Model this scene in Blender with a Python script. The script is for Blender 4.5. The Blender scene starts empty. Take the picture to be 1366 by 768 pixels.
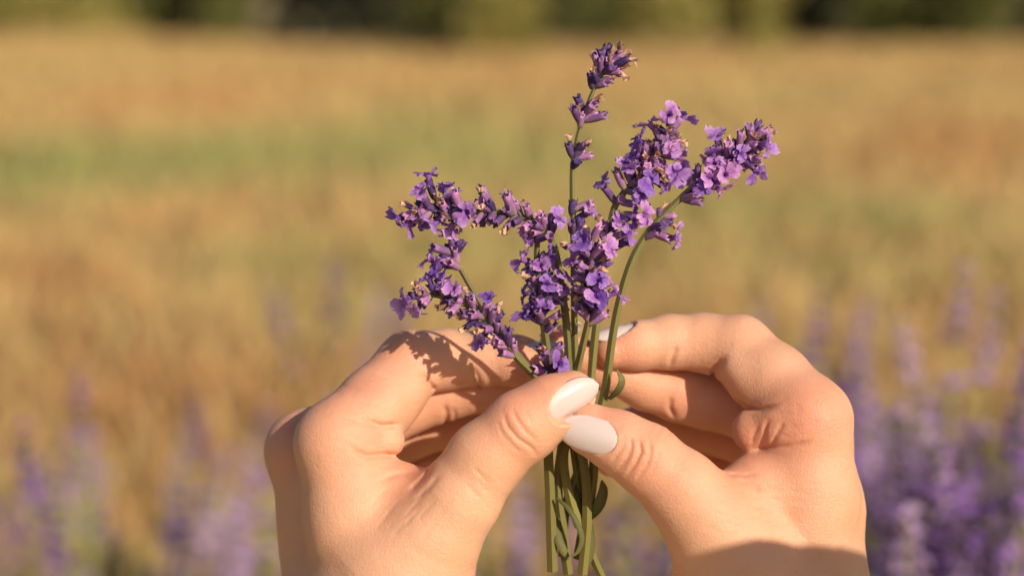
import bpy, bmesh, math, random
import numpy as np
from mathutils import Vector, Matrix

random.seed(7)
rng = np.random.default_rng(7)
R = math.radians
scene = bpy.context.scene
col = scene.collection

# ------------------------------------------------------------------ camera
CAM_H, PITCH, LENS, DIST = 0.95, 8.4, 70.0, 0.53
F = LENS / 36.0 * 1366.0            # focal length in photo pixels
UN = DIST / F                       # one photo pixel at the subject, in metres
cam_d = bpy.data.cameras.new('camera')
cam = bpy.data.objects.new('camera', cam_d)
col.objects.link(cam)
cam.location = (0, 0, CAM_H)
cam.rotation_euler = (R(90 - PITCH), 0, 0)
cam_d.lens = LENS; cam_d.sensor_width = 36
cam_d.clip_start = 0.02; cam_d.clip_end = 600
cam_d.dof.use_dof = True
cam_d.dof.focus_distance = DIST - 0.004
cam_d.dof.aperture_fstop = 6.2
scene.camera = cam
RC = Matrix.Rotation(R(90 - PITCH), 3, 'X')
RCn = np.array(RC)
CAMn = np.array([0, 0, CAM_H])

# ------------------------------------------------------------------ light
SUN_CAM = Vector((0.54, 0.32, 0.78)).normalized()     # towards the sun, seen from the camera
SUN = (RC @ SUN_CAM).normalized()
elev = math.asin(SUN.z); azim = math.atan2(SUN.x, SUN.y)
world = bpy.data.worlds.new('World'); scene.world = world
world.use_nodes = True
nt = world.node_tree
bg = nt.nodes['Background']
sky = nt.nodes.new('ShaderNodeTexSky')
sky.sky_type = 'NISHITA'; sky.sun_disc = False
sky.sun_elevation = elev; sky.sun_rotation = azim
sky.dust_density = 2.0
nt.links.new(sky.outputs[0], bg.inputs[0])
bg.inputs[1].default_value = 0.07
sun_d = bpy.data.lights.new('sun', 'SUN')
sun_d.energy = 4.6; sun_d.angle = R(0.53); sun_d.color = (1.0, 0.85, 0.66)
sun = bpy.data.objects.new('sun', sun_d); col.objects.link(sun)
sun.rotation_euler = SUN.to_track_quat('Z', 'Y').to_euler()
sun.location = (1.5, -2, 4)
vs = scene.view_settings
vs.view_transform = 'Standard'; vs.look = 'None'; vs.gamma = 1.0
vs.use_curve_mapping = False
vs.exposure = 0.06
scene.cycles.use_denoising = True
scene.cycles.max_bounces = 8

# ------------------------------------------------------------------ helpers
def tag(o, label=None, cat=None, group=None, kind=None):
    for k, v in (('label', label), ('category', cat), ('group', group), ('kind', kind)):
        if v: o[k] = v
    return o

def empty(name, loc):
    o = bpy.data.objects.new(name, None); col.objects.link(o)
    o.location = loc; o.empty_display_size = 0.01
    return o

def link(name, me, parent=None, loc=None):
    o = bpy.data.objects.new(name, me); col.objects.link(o)
    if parent is not None:
        o.parent = parent
    if loc is not None:
        o.location = loc
    return o

def mesh(name, verts, faces, mats=(), smooth=False, midx=None):
    me = bpy.data.meshes.new(name)
    me.from_pydata([tuple(v) for v in verts], [], [tuple(f) for f in faces])
    for m in mats: me.materials.append(m)
    if midx is not None:
        me.polygons.foreach_set('material_index', np.asarray(midx, dtype=np.int32))
    if smooth:
        me.polygons.foreach_set('use_smooth', np.ones(len(me.polygons), dtype=bool))
    me.update()
    return me

def quads_mesh(name, V, Q, mats=(), smooth=True):
    """fast builder from numpy arrays, faces all of the same size"""
    V = np.asarray(V, dtype=np.float32); Q = np.asarray(Q, dtype=np.int32)
    n = Q.shape[1]
    me = bpy.data.meshes.new(name)
    me.vertices.add(len(V)); me.vertices.foreach_set('co', V.ravel())
    me.loops.add(Q.size); me.loops.foreach_set('vertex_index', Q.ravel())
    me.polygons.add(len(Q))
    me.polygons.foreach_set('loop_start', np.arange(0, Q.size, n, dtype=np.int32))
    me.polygons.foreach_set('loop_total', np.full(len(Q), n, dtype=np.int32))
    if smooth:
        me.polygons.foreach_set('use_smooth', np.ones(len(Q), dtype=bool))
    for m in mats: me.materials.append(m)
    me.update(calc_edges=True); me.validate()
    return me

def loc3(u, v, z):
    """photo pixel + height z (in pixels) towards the camera from the subject plane -> local units"""
    s = 1 - z / F
    return np.array([(u - 683) * s, (384 - v) * s, z], dtype=float)

def to_world(P):
    P = np.atleast_2d(np.asarray(P, dtype=float)).copy()
    P[:, 2] -= F
    return (P * UN) @ RCn.T + CAMn

def W(u, v, d):
    """world point seen at photo pixel (u, v), d metres in front of the camera"""
    return Vector(((np.array([(u - 683) / F * d, (384 - v) / F * d, -d])) @ RCn.T + CAMn).tolist())

def mat(name, base, rough=0.6, **kw):
    m = bpy.data.materials.new(name); m.use_nodes = True
    b = m.node_tree.nodes['Principled BSDF']
    b.inputs['Base Color'].default_value = (*base, 1)
    b.inputs['Roughness'].default_value = rough
    for k, v in kw.items():
        b.inputs[k.replace('_', ' ')].default_value = v
    return m

def nodes(m):
    t = m.node_tree
    return t, t.nodes['Principled BSDF']

def add(t, kind, **kw):
    n = t.nodes.new(kind)
    for k, v in kw.items(): setattr(n, k, v)
    return n

def ramp(t, fac, stops):
    r = add(t, 'ShaderNodeValToRGB')
    e = r.color_ramp.elements
    while len(e) < len(stops): e.new(0.5)
    for i, (p, c) in enumerate(stops):
        e[i].position = p; e[i].color = (*c, 1)
    t.links.new(fac, r.inputs[0])
    return r

def noise(t, scale, detail=3, coord=None, rough=0.5):
    n = add(t, 'ShaderNodeTexNoise')
    n.inputs['Scale'].default_value = scale
    n.inputs['Detail'].default_value = detail
    n.inputs['Roughness'].default_value = rough
    if coord is not None: t.links.new(coord, n.inputs['Vector'])
    return n

def mixc(t, fac, a, b, mode='MIX'):
    n = add(t, 'ShaderNodeMix', data_type='RGBA', blend_type=mode)
    for s, v in ((n.inputs[0], fac), (n.inputs[6], a), (n.inputs[7], b)):
        if isinstance(v, (int, float)): s.default_value = v
        elif isinstance(v, tuple): s.default_value = (*v, 1)
        else: t.links.new(v, s)
    return n.outputs[2]

def translucent(m, w, colr_socket=None):
    """leaf-like: part of the light passes through"""
    t, b = nodes(m)
    out = t.nodes['Material Output']
    tr = add(t, 'ShaderNodeBsdfTranslucent')
    mx = add(t, 'ShaderNodeMixShader'); mx.inputs[0].default_value = w
    if colr_socket is not None: t.links.new(colr_socket, tr.inputs[0])
    else: tr.inputs[0].default_value = b.inputs['Base Color'].default_value
    t.links.new(b.outputs[0], mx.inputs[1]); t.links.new(tr.outputs[0], mx.inputs[2])
    t.links.new(mx.outputs[0], out.inputs[0])

# ------------------------------------------------------------------ setting: field
def make_ground():
    m = mat('field_soil', (0.4, 0.28, 0.13), 0.95)
    t, b = nodes(m)
    g = add(t, 'ShaderNodeNewGeometry')
    mp = add(t, 'ShaderNodeMapping'); mp.inputs['Scale'].default_value = (0.35, 1.0, 1)
    t.links.new(g.outputs['Position'], mp.inputs[0])
    n1 = noise(t, 0.55, 4, mp.outputs[0]); n2 = noise(t, 9.0, 5, g.outputs['Position'])
    r1 = ramp(t, n1.outputs[0], [(0.32, (0.46, 0.28, 0.11)), (0.5, (0.50, 0.36, 0.15)), (0.68, (0.38, 0.33, 0.12))])
    c = mixc(t, 0.35, r1.outputs[0], ramp(t, n2.outputs[0], [(0.3, (0.22, 0.14, 0.06)), (0.7, (0.62, 0.45, 0.22))]).outputs[0])
    t.links.new(c, b.inputs['Base Color'])
    n = 90
    ys = np.concatenate([np.linspace(-6, 60, n), [90, 160, 300]])
    xs = np.concatenate([[-300, -120], np.linspace(-40, 40, n), [120, 300]])
    V = [(x, y, float(ground_z(x, y))) for y in ys for x in xs]
    nx = len(xs)
    Q = [(j * nx + i, j * nx + i + 1, (j + 1) * nx + i + 1, (j + 1) * nx + i) for j in range(len(ys) - 1) for i in range(nx - 1)]
    o = link('ground', mesh('ground', V, Q, [m], True)); tag(o, kind='structure')

def ground_z(x, y):
    z = 0.02 * np.sin(x * 0.7 + y * 0.4) + 0.015 * np.sin(y * 1.3 - x * 0.3)
    for cx, cy, rx, ry, h in ((-7.2, 31, 2.2, 4, .24), (-4.6, 32, 1.0, 3, .06), (2.6, 30, 1.2, 4, .10), (7.5, 33, 3.0, 4, .05)):
        z = z + h * np.exp(-((x - cx) / rx) ** 2 - ((y - cy) / ry) ** 2)
    return z

# greener and redder patches of the field: (sideways slope x/y, log distance, sizes, amount)
PATCHES = [(u_, v_, su, sv, a) for u_, v_, su, sv, a in (
    (90, 250, 260, 45, .75), (360, 215, 190, 30, .6), (560, 170, 160, 26, .35), (700, 225, 200, 40, .55), (940, 290, 190, 34, .45), (1200, 300, 170, 26, .5),
    (1000, 130, 200, 20, .3), (640, 370, 240, 40, .42), (300, 390, 160, 30, .4), (1120, 380, 200, 34, .4), (480, 470, 200, 40, .35), (120, 120, 120, 18, .2),
    (1270, 205, 120, 34, -.5), (200, 140, 160, 26, -.35), (230, 300, 120, 22, -.45), (90, 400, 160, 34, -.4), (1120, 340, 140, 18, -.3), (800, 110, 300, 20, -.25), (230, 590, 160, 60, -.7), (560, 560, 180, 50, -.4))]
def field_tone(x, y):
    """0 straw and rust .. 1 green"""
    s = np.sin(x * 0.33 + 1.7 * np.sin(y * 0.4)) * np.sin(y * 0.9 + 0.5 * np.sin(x * 0.5))
    t = 0.30 + 0.06 * s
    for u_, v_, su, sv, a in PATCHES:
        t = t + a * np.exp(-((x / y * F + 683 - u_) / su) ** 2 - ((CAM_H * F / y - 7 - v_) / sv) ** 2)
    return np.clip(t, 0, 1)

def make_grass():
    m = mat('dry_grass', (0.5, 0.4, 0.2), 0.8)
    t, b = nodes(m)
    at = add(t, 'ShaderNodeAttribute'); at.attribute_name = 'tone'
    r = ramp(t, at.outputs['Fac'], [(0.0, (0.55, 0.31, 0.125)), (0.3, (0.60, 0.43, 0.195)), (0.6, (0.48, 0.40, 0.155)), (1.0, (0.33, 0.345, 0.12))])
    t.links.new(r.outputs[0], b.inputs['Base Color'])
    translucent(m, 0.25, r.outputs[0])
    nt_ = 95000
    y = 3.0 + 30 * rng.random(nt_) ** 1.5
    x = (rng.random(nt_) - 0.5) * (y * 1.25 + 6)
    h = (0.05 + 0.11 * rng.random(nt_)) * (1 + y * 0.012)
    w = 0.006 + 0.0011 * y
    a = rng.random(nt_) * math.pi * 2
    lean = 0.6 * h[:, None] * (rng.random((nt_, 2)) - 0.5) * 2
    dx, dy = np.cos(a) * w, np.sin(a) * w
    z = ground_z(x, y) - 0.01
    h = h + z
    V = np.stack([np.stack([x - dx, y - dy, z], 1), np.stack([x + dx, y + dy, z], 1),
                  np.stack([x + dx * .6 + lean[:, 0] * .5, y + dy * .6 + lean[:, 1] * .5, z + (h - z) * .65], 1),
                  np.stack([x + lean[:, 0], y + lean[:, 1], h], 1)], 1).reshape(-1, 3)
    Q = np.arange(nt_ * 4).reshape(-1, 4)
    me = quads_mesh('grass', V, Q, [m], False)
    tone = np.clip(field_tone(x, y) + rng.normal(0, 0.16, nt_), 0, 1)
    at_ = me.attributes.new('tone', 'FLOAT', 'POINT')
    at_.data.foreach_set('value', np.repeat(tone, 4).astype(np.float32))
    o = link('dry_grass', me); tag(o, 'straw and green grass covering the field beyond the lavender', 'grass', kind='stuff')

# ------------------------------------------------------------------ trees at the edge of the field
def leaf_mat(name, c1, c2):
    m = mat(name, c1, 0.7)
    t, b = nodes(m)
    g = add(t, 'ShaderNodeNewGeometry')
    n = noise(t, 1.1, 3, g.outputs['Position'])
    r = ramp(t, n.outputs[0], [(0.35, c1), (0.65, c2)])
    t.links.new(r.outputs[0], b.inputs['Base Color'])
    translucent(m, 0.2, r.outputs[0])
    return m
M_BARK = mat('bark', (0.07, 0.05, 0.035), 0.95)

def make_tree(name, label, x, y, h, rx, base, lm, group, nleaf=2600, leaf=0.16):
    root = empty(name, (x, y, 0)); tag(root, label, 'tree' if h > 2.5 else 'shrub', group)
    # trunk with limbs
    segs = []
    top = h * 0.8
    pts = [Vector((0, 0, -0.05)), Vector((0.08 * h * (random.random() - .5), 0.05, top * .45)), Vector((0.1 * (random.random() - .5), 0, top))]
    r0 = 0.013 * h + 0.02
    segs += [(pts[0], pts[1], r0, r0 * .7), (pts[1], pts[2], r0 * .7, r0 * .2)]
    for k in range(7):
        f = 0.12 + 0.75 * random.random()
        p = pts[0].lerp(pts[1], f * 2) if f < .5 else pts[1].lerp(pts[2], f * 2 - 1)
        a = random.random() * 6.28
        q = p + Vector((math.cos(a) * rx * .7, math.sin(a) * rx * .7, h * .16))
        segs.append((p, q, r0 * .35, r0 * .08))
    V, Q = [], []
    for p, q, ra, rb in segs:
        d = (q - p).normalized(); s = d.orthogonal().normalized(); w_ = d.cross(s); b0 = len(V)
        for c, r_ in ((p, ra), (q, rb)):
            for i in range(7):
                an = i / 7 * 6.283
                V.append(c + s * math.cos(an) * r_ + w_ * math.sin(an) * r_)
        Q += [(b0 + i, b0 + (i + 1) % 7, b0 + 7 + (i + 1) % 7, b0 + 7 + i) for i in range(7)]
    link('trunk', mesh('trunk', V, Q, [M_BARK], True), root)
    # crown: leaves in clumps through an uneven volume
    ncl = 46
    cl = rng.normal(size=(ncl, 3)); cl /= np.linalg.norm(cl, axis=1)[:, None]
    cl *= (0.45 + 0.55 * rng.random((ncl, 1)))
    cl[:, 0] *= rx * .85; cl[:, 1] *= rx * .85
    cl[:, 2] = base + (h - base) * (0.5 + 0.5 * cl[:, 2])
    idx = rng.integers(0, ncl, nleaf)
    sz = (0.16 + 0.16 * rng.random(ncl)) * rx * 1.2
    c = cl[idx] + rng.normal(size=(nleaf, 3)) * sz[idx][:, None] * np.array([1, 1, .75])
    c[:, 2] = np.maximum(c[:, 2], base * .6 + 0.04)
    a = rng.normal(size=(nleaf, 3)); a /= np.linalg.norm(a, axis=1)[:, None]
    b_ = np.cross(a, rng.normal(size=(nleaf, 3))); b_ /= np.linalg.norm(b_, axis=1)[:, None]
    L = leaf * (0.6 + 0.8 * rng.random((nleaf, 1)))
    V = np.stack([c - a * L, c - b_ * L * .45, c + a * L, c + b_ * L * .45], 1).reshape(-1, 3)
    o = link('crown', quads_mesh('crown', V, np.arange(nleaf * 4).reshape(-1, 4), [lm], False), root)
    return root

def make_trees():
    dark = leaf_mat('evergreen_painted_shade', (0.010, 0.014, 0.008), (0.02, 0.028, 0.012))  # leaves near black: the deep shade between the trees is painted in
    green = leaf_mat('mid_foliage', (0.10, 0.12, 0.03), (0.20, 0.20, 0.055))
    pale = leaf_mat('pale_foliage', (0.27, 0.25, 0.06), (0.40, 0.34, 0.10))
    g1, g2 = 'dark evergreens behind the field', 'sunlit shrubs along the field edge'
    def px(u, d): return W(u, 50, d).x
    for u, d, h, rx, lab in ((-110, 41, 7, 2.4, 'broad dark evergreen behind the yellow-green shrub'), (60, 43, 7.5, 2.4, 'dark evergreen rising behind the low straw-green tuft'), (240, 41, 8, 2.3, 'dark evergreen standing behind the tall olive shrubs'),
                             (432, 39, 9, 2.1, 'near-black evergreen showing in the gap between two shrubs'), (560, 43, 8, 2.4, 'dark evergreen set back behind the green shrub'), (700, 41, 7.5, 2.4, 'dark evergreen behind the straw-green and broad green shrubs'),
                             (860, 42, 8, 2.5, 'dark evergreen behind the straw-coloured shrub'), (990, 43, 7, 2.3, 'dark evergreen set back behind the lime shrub'), (1095, 39, 8.5, 2.1, 'near-black evergreen just past the lime shrub'),
                             (1240, 41, 7, 2.4, 'dark evergreen above the grey-green shrubs'), (1400, 41, 8, 2.4, 'dark evergreen at the end of the tree row')):
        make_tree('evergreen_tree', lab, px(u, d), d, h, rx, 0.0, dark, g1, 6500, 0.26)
    for u, h, rx, mm, d, lab in ((15, 2.0, 0.8, pale, 33, 'yellow-green shrub at the start of the field edge'), (175, 2.4, 0.9, green, 36, 'tall olive shrub next to the yellow-green one'),
                                 (300, 2.0, 0.60, green, 35, 'small olive shrub beside the dark gap'), (585, 2.6, 0.85, green, 31, 'green shrub on the other side of the dark gap'),
                                 (668, 1.1, 0.55, pale, 30, 'straw-green shrub standing out in front of the row'), (780, 2.6, 1.2, green, 34, 'broad green shrub behind the straw-green one'),
                                 (890, 1.1, 0.7, pale, 33, 'low straw-coloured shrub in front of the dark evergreens'), (1012, 2.3, 0.42, pale, 28, 'narrow bright lime shrub standing alone at the field edge'),
                                 (1185, 1.3, 0.8, green, 36, 'low grey-green shrub past the lime one'), (1290, 1.7, 0.6, green, 35, 'rounded grey-green shrub near the row end'),
                                 (110, 0.9, 0.6, pale, 33, 'low tuft of straw-green growth before the olive shrub')):
        make_tree('field_shrub', lab, px(u, d), d, h, rx, 0.05, mm, g2, 1700, 0.11)

# ------------------------------------------------------------------ lavender growing behind the hands
def lav_mats():
    def var(name, stops, rough=0.7, tr=0.0):
        m = mat(name, stops[0][1], rough)
        t, b = nodes(m)
        oi = add(t, 'ShaderNodeObjectInfo'); g = add(t, 'ShaderNodeNewGeometry')
        n = noise(t, 160, 2, g.outputs['Position'])
        mx = add(t, 'ShaderNodeMath', operation='MULTIPLY_ADD'); mx.inputs[1].default_value = 0.55
        t.links.new(oi.outputs['Random'], mx.inputs[0])
        sc = add(t, 'ShaderNodeMath', operation='MULTIPLY'); sc.inputs[1].default_value = 0.5
        t.links.new(n.outputs[0], sc.inputs[0]); t.links.new(sc.outputs[0], mx.inputs[2])
        r = ramp(t, mx.outputs[0], stops)
        t.links.new(r.outputs[0], b.inputs['Base Color'])
        if tr: translucent(m, tr, r.outputs[0])
        return m
    return dict(
        calyx=var('lavender_calyx_painted_shade', [(0.15, (0.05, 0.03, 0.10)), (0.5, (0.16, 0.09, 0.23)), (0.85, (0.42, 0.30, 0.38))], 0.8),  # dark indigo stop paints in the shade between the crowded heads
        petal=var('lavender_petal_painted_light', [(0.15, (0.20, 0.07, 0.44)), (0.5, (0.44, 0.22, 0.66)), (0.85, (0.72, 0.54, 0.80))], 0.6, 0.3),  # light lilac stop paints highlights onto the petals
        stalk=var('lavender_stalk', [(0.2, (0.20, 0.22, 0.07)), (0.8, (0.33, 0.32, 0.12))], 0.7),
        leaf=var('lavender_leaf_painted_shade', [(0.2, (0.06, 0.075, 0.035)), (0.8, (0.19, 0.21, 0.09))], 0.75, 0.2),  # leaf green darkened to paint the shade low in the plants
        bud=var('lavender_green_bud', [(0.2, (0.30, 0.32, 0.13)), (0.8, (0.46, 0.42, 0.22))], 0.75, 0.15))

def stalk_mesh(M, h, spike, seed, lean, green=False):
    """one flowering stalk of the growing plants: thin stem, whorls of small florets; origin at its foot"""
    rd = random.Random(seed)
    V, Fc, mi = [], [], []
    N = 9
    def ax(f):
        return Vector((lean[0] * f * f * h, lean[1] * f * f * h, h * f))
    for i in range(N):
        f = i / (N - 1); c = ax(f); r = 0.0016 * (1 - .45 * f)
        for k in range(4):
            a = k * math.pi / 2
            V.append(c + Vector((math.cos(a) * r, math.sin(a) * r, 0)))
    for i in range(N - 1):
        for k in range(4):
            Fc.append((i * 4 + k, i * 4 + (k + 1) % 4, i * 4 + 4 + (k + 1) % 4, i * 4 + 4 + k)); mi.append(0)
    def spindle(p, d, L, r, m):
        s = d.orthogonal().normalized(); w = d.cross(s); b0 = len(V)
        V.append(p)
        for f, rr in ((.35, r), (.8, r * .9)):
            for k in range(5):
                a = k * 1.2566
                V.append(p + d * L * f + s * math.cos(a) * rr + w * math.sin(a) * rr)
        V.append(p + d * L)
        for k in range(5):
            k2 = (k + 1) % 5
            Fc.extend([(b0, b0 + 1 + k2, b0 + 1 + k), (b0 + 1 + k, b0 + 1 + k2, b0 + 6 + k2, b0 + 6 + k), (b0 + 6 + k, b0 + 6 + k2, b0 + 11)])
            mi.extend([m] * 3)
    def petal(p, d, L):
        s = d.orthogonal().normalized(); s = Matrix.Rotation(rd.random() * 6.28, 3, d) @ s; w = d.cross(s)
        for k in range(3):
            a = k * 2.09 + rd.random(); q = s * math.cos(a) + w * math.sin(a); o = d.cross(q)
            b0 = len(V)
            V.extend([p, p + q * L * .6 + o * L * .38 + d * L * .2, p + q * L + d * L * .1, p + q * L * .6 - o * L * .38 + d * L * .2])
            Fc.append((b0, b0 + 1, b0 + 2, b0 + 3)); mi.append(2)
    z = h - spike
    nw = int(spike / 0.0105)
    for i in range(nw + 1):
        f = (z + spike * (i / nw) ** .9) / h
        if i == 0: f -= 0.015 / h
        c = ax(f); n = rd.randint(6, 9)
        sz = 1.0 - 0.35 * (i / nw) ** 2
        for k in range(n):
            a = k / n * 6.28 + rd.random() * .6
            d = Vector((math.cos(a), math.sin(a), .75 + rd.random() * .5)).normalized()
            L = 0.0075 * sz * (.8 + rd.random() * .4)
            spindle(c, d, L, 0.0015 * sz, 1)
            if rd.random() < (.08 if green else .5): petal(c + d * L, d, 0.0048 * sz)
    return mesh('flower_stalk', V, Fc, [M['stalk'], M['bud' if green else 'calyx'], M['petal']], False, mi)

def leafy_mesh(M, seed, rad, h, n):
    g = np.random.default_rng(seed)
    a = g.random(n) * 6.283; r = rad * np.sqrt(g.random(n))
    p = np.stack([r * np.cos(a), r * np.sin(a), h * (0.12 + 0.88 * g.random(n)) * np.sqrt(np.clip(1.05 - (r / rad) ** 2, 0.05, 1))], 1)
    d = np.stack([np.cos(a) * .5 * r / rad, np.sin(a) * .5 * r / rad, np.ones(n)], 1) + g.normal(0, .35, (n, 3))
    d /= np.linalg.norm(d, axis=1)[:, None]
    s = np.cross(d, g.normal(size=(n, 3))); s /= np.linalg.norm(s, axis=1)[:, None]
    L = (0.03 + 0.03 * g.random(n))[:, None]; w = 0.0028
    V = np.stack([p, p + d * L * .4 + s * w, p + d * L, p + d * L * .4 - s * w], 1).reshape(-1, 3)
    return quads_mesh('leaves', V, np.arange(n * 4).reshape(-1, 4), [M['leaf']], False)

def make_lavender_plants(M):
    variants = []
    for i in range(10):
        h = 0.34 + 0.012 * i
        variants.append((h, stalk_mesh(M, h, 0.055 + 0.022 * random.random(), 50 + i, (random.uniform(-.12, .12), random.uniform(-.1, .1)))))
    greens = []
    for i in range(4):
        h = 0.34 + 0.03 * i
        greens.append((h, stalk_mesh(M, h, 0.05, 80 + i, (random.uniform(-.12, .12), random.uniform(-.1, .1)), True)))
    leaves = [leafy_mesh(M, 3 + i, 0.20, 0.34, 2600) for i in range(2)]
    def bush(label, u0, d, tops, lh=1.0, pg=0.1):
        """tops: (u, v, dd) heads of the stalks as pixels with their own depth"""
        c = W(u0, 600, d)
        root = empty('lavender_plant', (c.x, c.y, 0)); tag(root, label, 'plant', 'lavender plants growing beyond the hands')
        lf = link('leaves', leaves[len(tops) % 2], root); lf.scale = (1, 1, lh)
        tag(lf, kind='stuff')
        for u, v, dd in tops:
            p = W(u, v, dd)
            h, me = random.choice(greens if random.random() < pg else variants)
            o = link('flower_stalk', me, root)
            lp = p - root.location
            s = random.uniform(.92, 1.1)
            foot = Vector((lp.x * random.uniform(.5, .75), lp.y * random.uniform(.5, .75), 0))
            foot.z = 0.0
            # the stalk rises from the leafy mound
            top = Vector((lp.x, lp.y, lp.z))
            dirv = top - Vector((foot.x, foot.y, max(top.z - h * s, 0.02)))
            q = dirv.to_track_quat('Z', 'X')
            tipl = Vector(me.vertices[32].co)
            o.rotation_euler = (q @ Matrix.Rotation(random.random() * 6.28, 3, 'Z').to_quaternion()).to_euler()
            o.scale = (1.25, 1.25, dirv.length / h)
            o.location = Vector((foot.x, foot.y, max(top.z - h * s, 0.02)))
    rd = random.Random(5)
    def cloud(n, u0, u1, v0, v1, d0, d1, pw=1.0):
        return [(rd.uniform(u0, u1), v0 + (v1 - v0) * rd.random() ** pw, rd.uniform(d0, d1)) for _ in range(n)]
    bush('tall dense violet lavender plant beyond the hand with the shaded wrist', 1230, 1.08,
         [(1256, 362, 1.2), (1262, 400, 1.22), (1335, 392, 1.12), (1340, 440, 1.12), (1178, 490, 1.1), (1240, 500, 1.15), (1310, 505, 1.05), (1160, 480, 1.2), (1290, 560, 1.02)]
         + cloud(110, 1120, 1380, 560, 860, 0.90, 1.25), 1.45, .06)
    bush('lavender plant with fewer, paler heads rising behind the raised index finger', 1070, 1.5,
         [(1052, 390, 1.5), (1098, 392, 1.6), (1078, 450, 1.45), (1110, 480, 1.5), (965, 400, 1.8)] + cloud(9, 1040, 1180, 480, 760, 1.3, 1.7))
    bush('violet lavender plant at the edge of the dense clump', 1400, 1.25, [(1350, 365, 1.3)] + cloud(30, 1330, 1480, 500, 800, 1.1, 1.4))
    bush('leafy lavender plant filling the gap behind the dense clump', 1230, 1.95, cloud(50, 1090, 1420, 540, 720, 1.7, 2.2), 1.5, .15)
    bush('shaded lavender plant seen below the cut stems between the wrists', 790, 1.35, cloud(34, 640, 930, 640, 840, 1.15, 1.6), 1.25, .3)
    bush('lavender plant with a few tall hazy heads behind the sprigs', 470, 1.9,
         [(450, 350, 1.9), (445, 395, 1.95), (470, 400, 1.85), (500, 430, 1.9), (415, 455, 2.0)] + cloud(4, 390, 540, 490, 700, 1.8, 2.1))
    bush('sparse pale lavender plant with long green stalks', 130, 1.6,
         [(5, 495, 1.7), (120, 500, 1.6), (112, 545, 1.65), (128, 570, 1.6), (145, 600, 1.7), (155, 640, 1.55), (160, 690, 1.5)] + cloud(24, 0, 250, 590, 800, 1.3, 1.7), 1.4, .55)
    bush('lavender plant with dark tangled heads beside the back of the hand', 310, 1.4,
         [(335, 545, 1.6), (262, 530, 1.6), (220, 580, 1.6), (330, 620, 1.4), (285, 735, 1.2)] + cloud(24, 260, 420, 650, 810, 1.25, 1.6), 1.35, .3)
    bush('low lavender plant in the corner of the dry grass', -40, 1.5, cloud(10, -120, 50, 640, 800, 1.35, 1.65), 1.2, .5)

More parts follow.
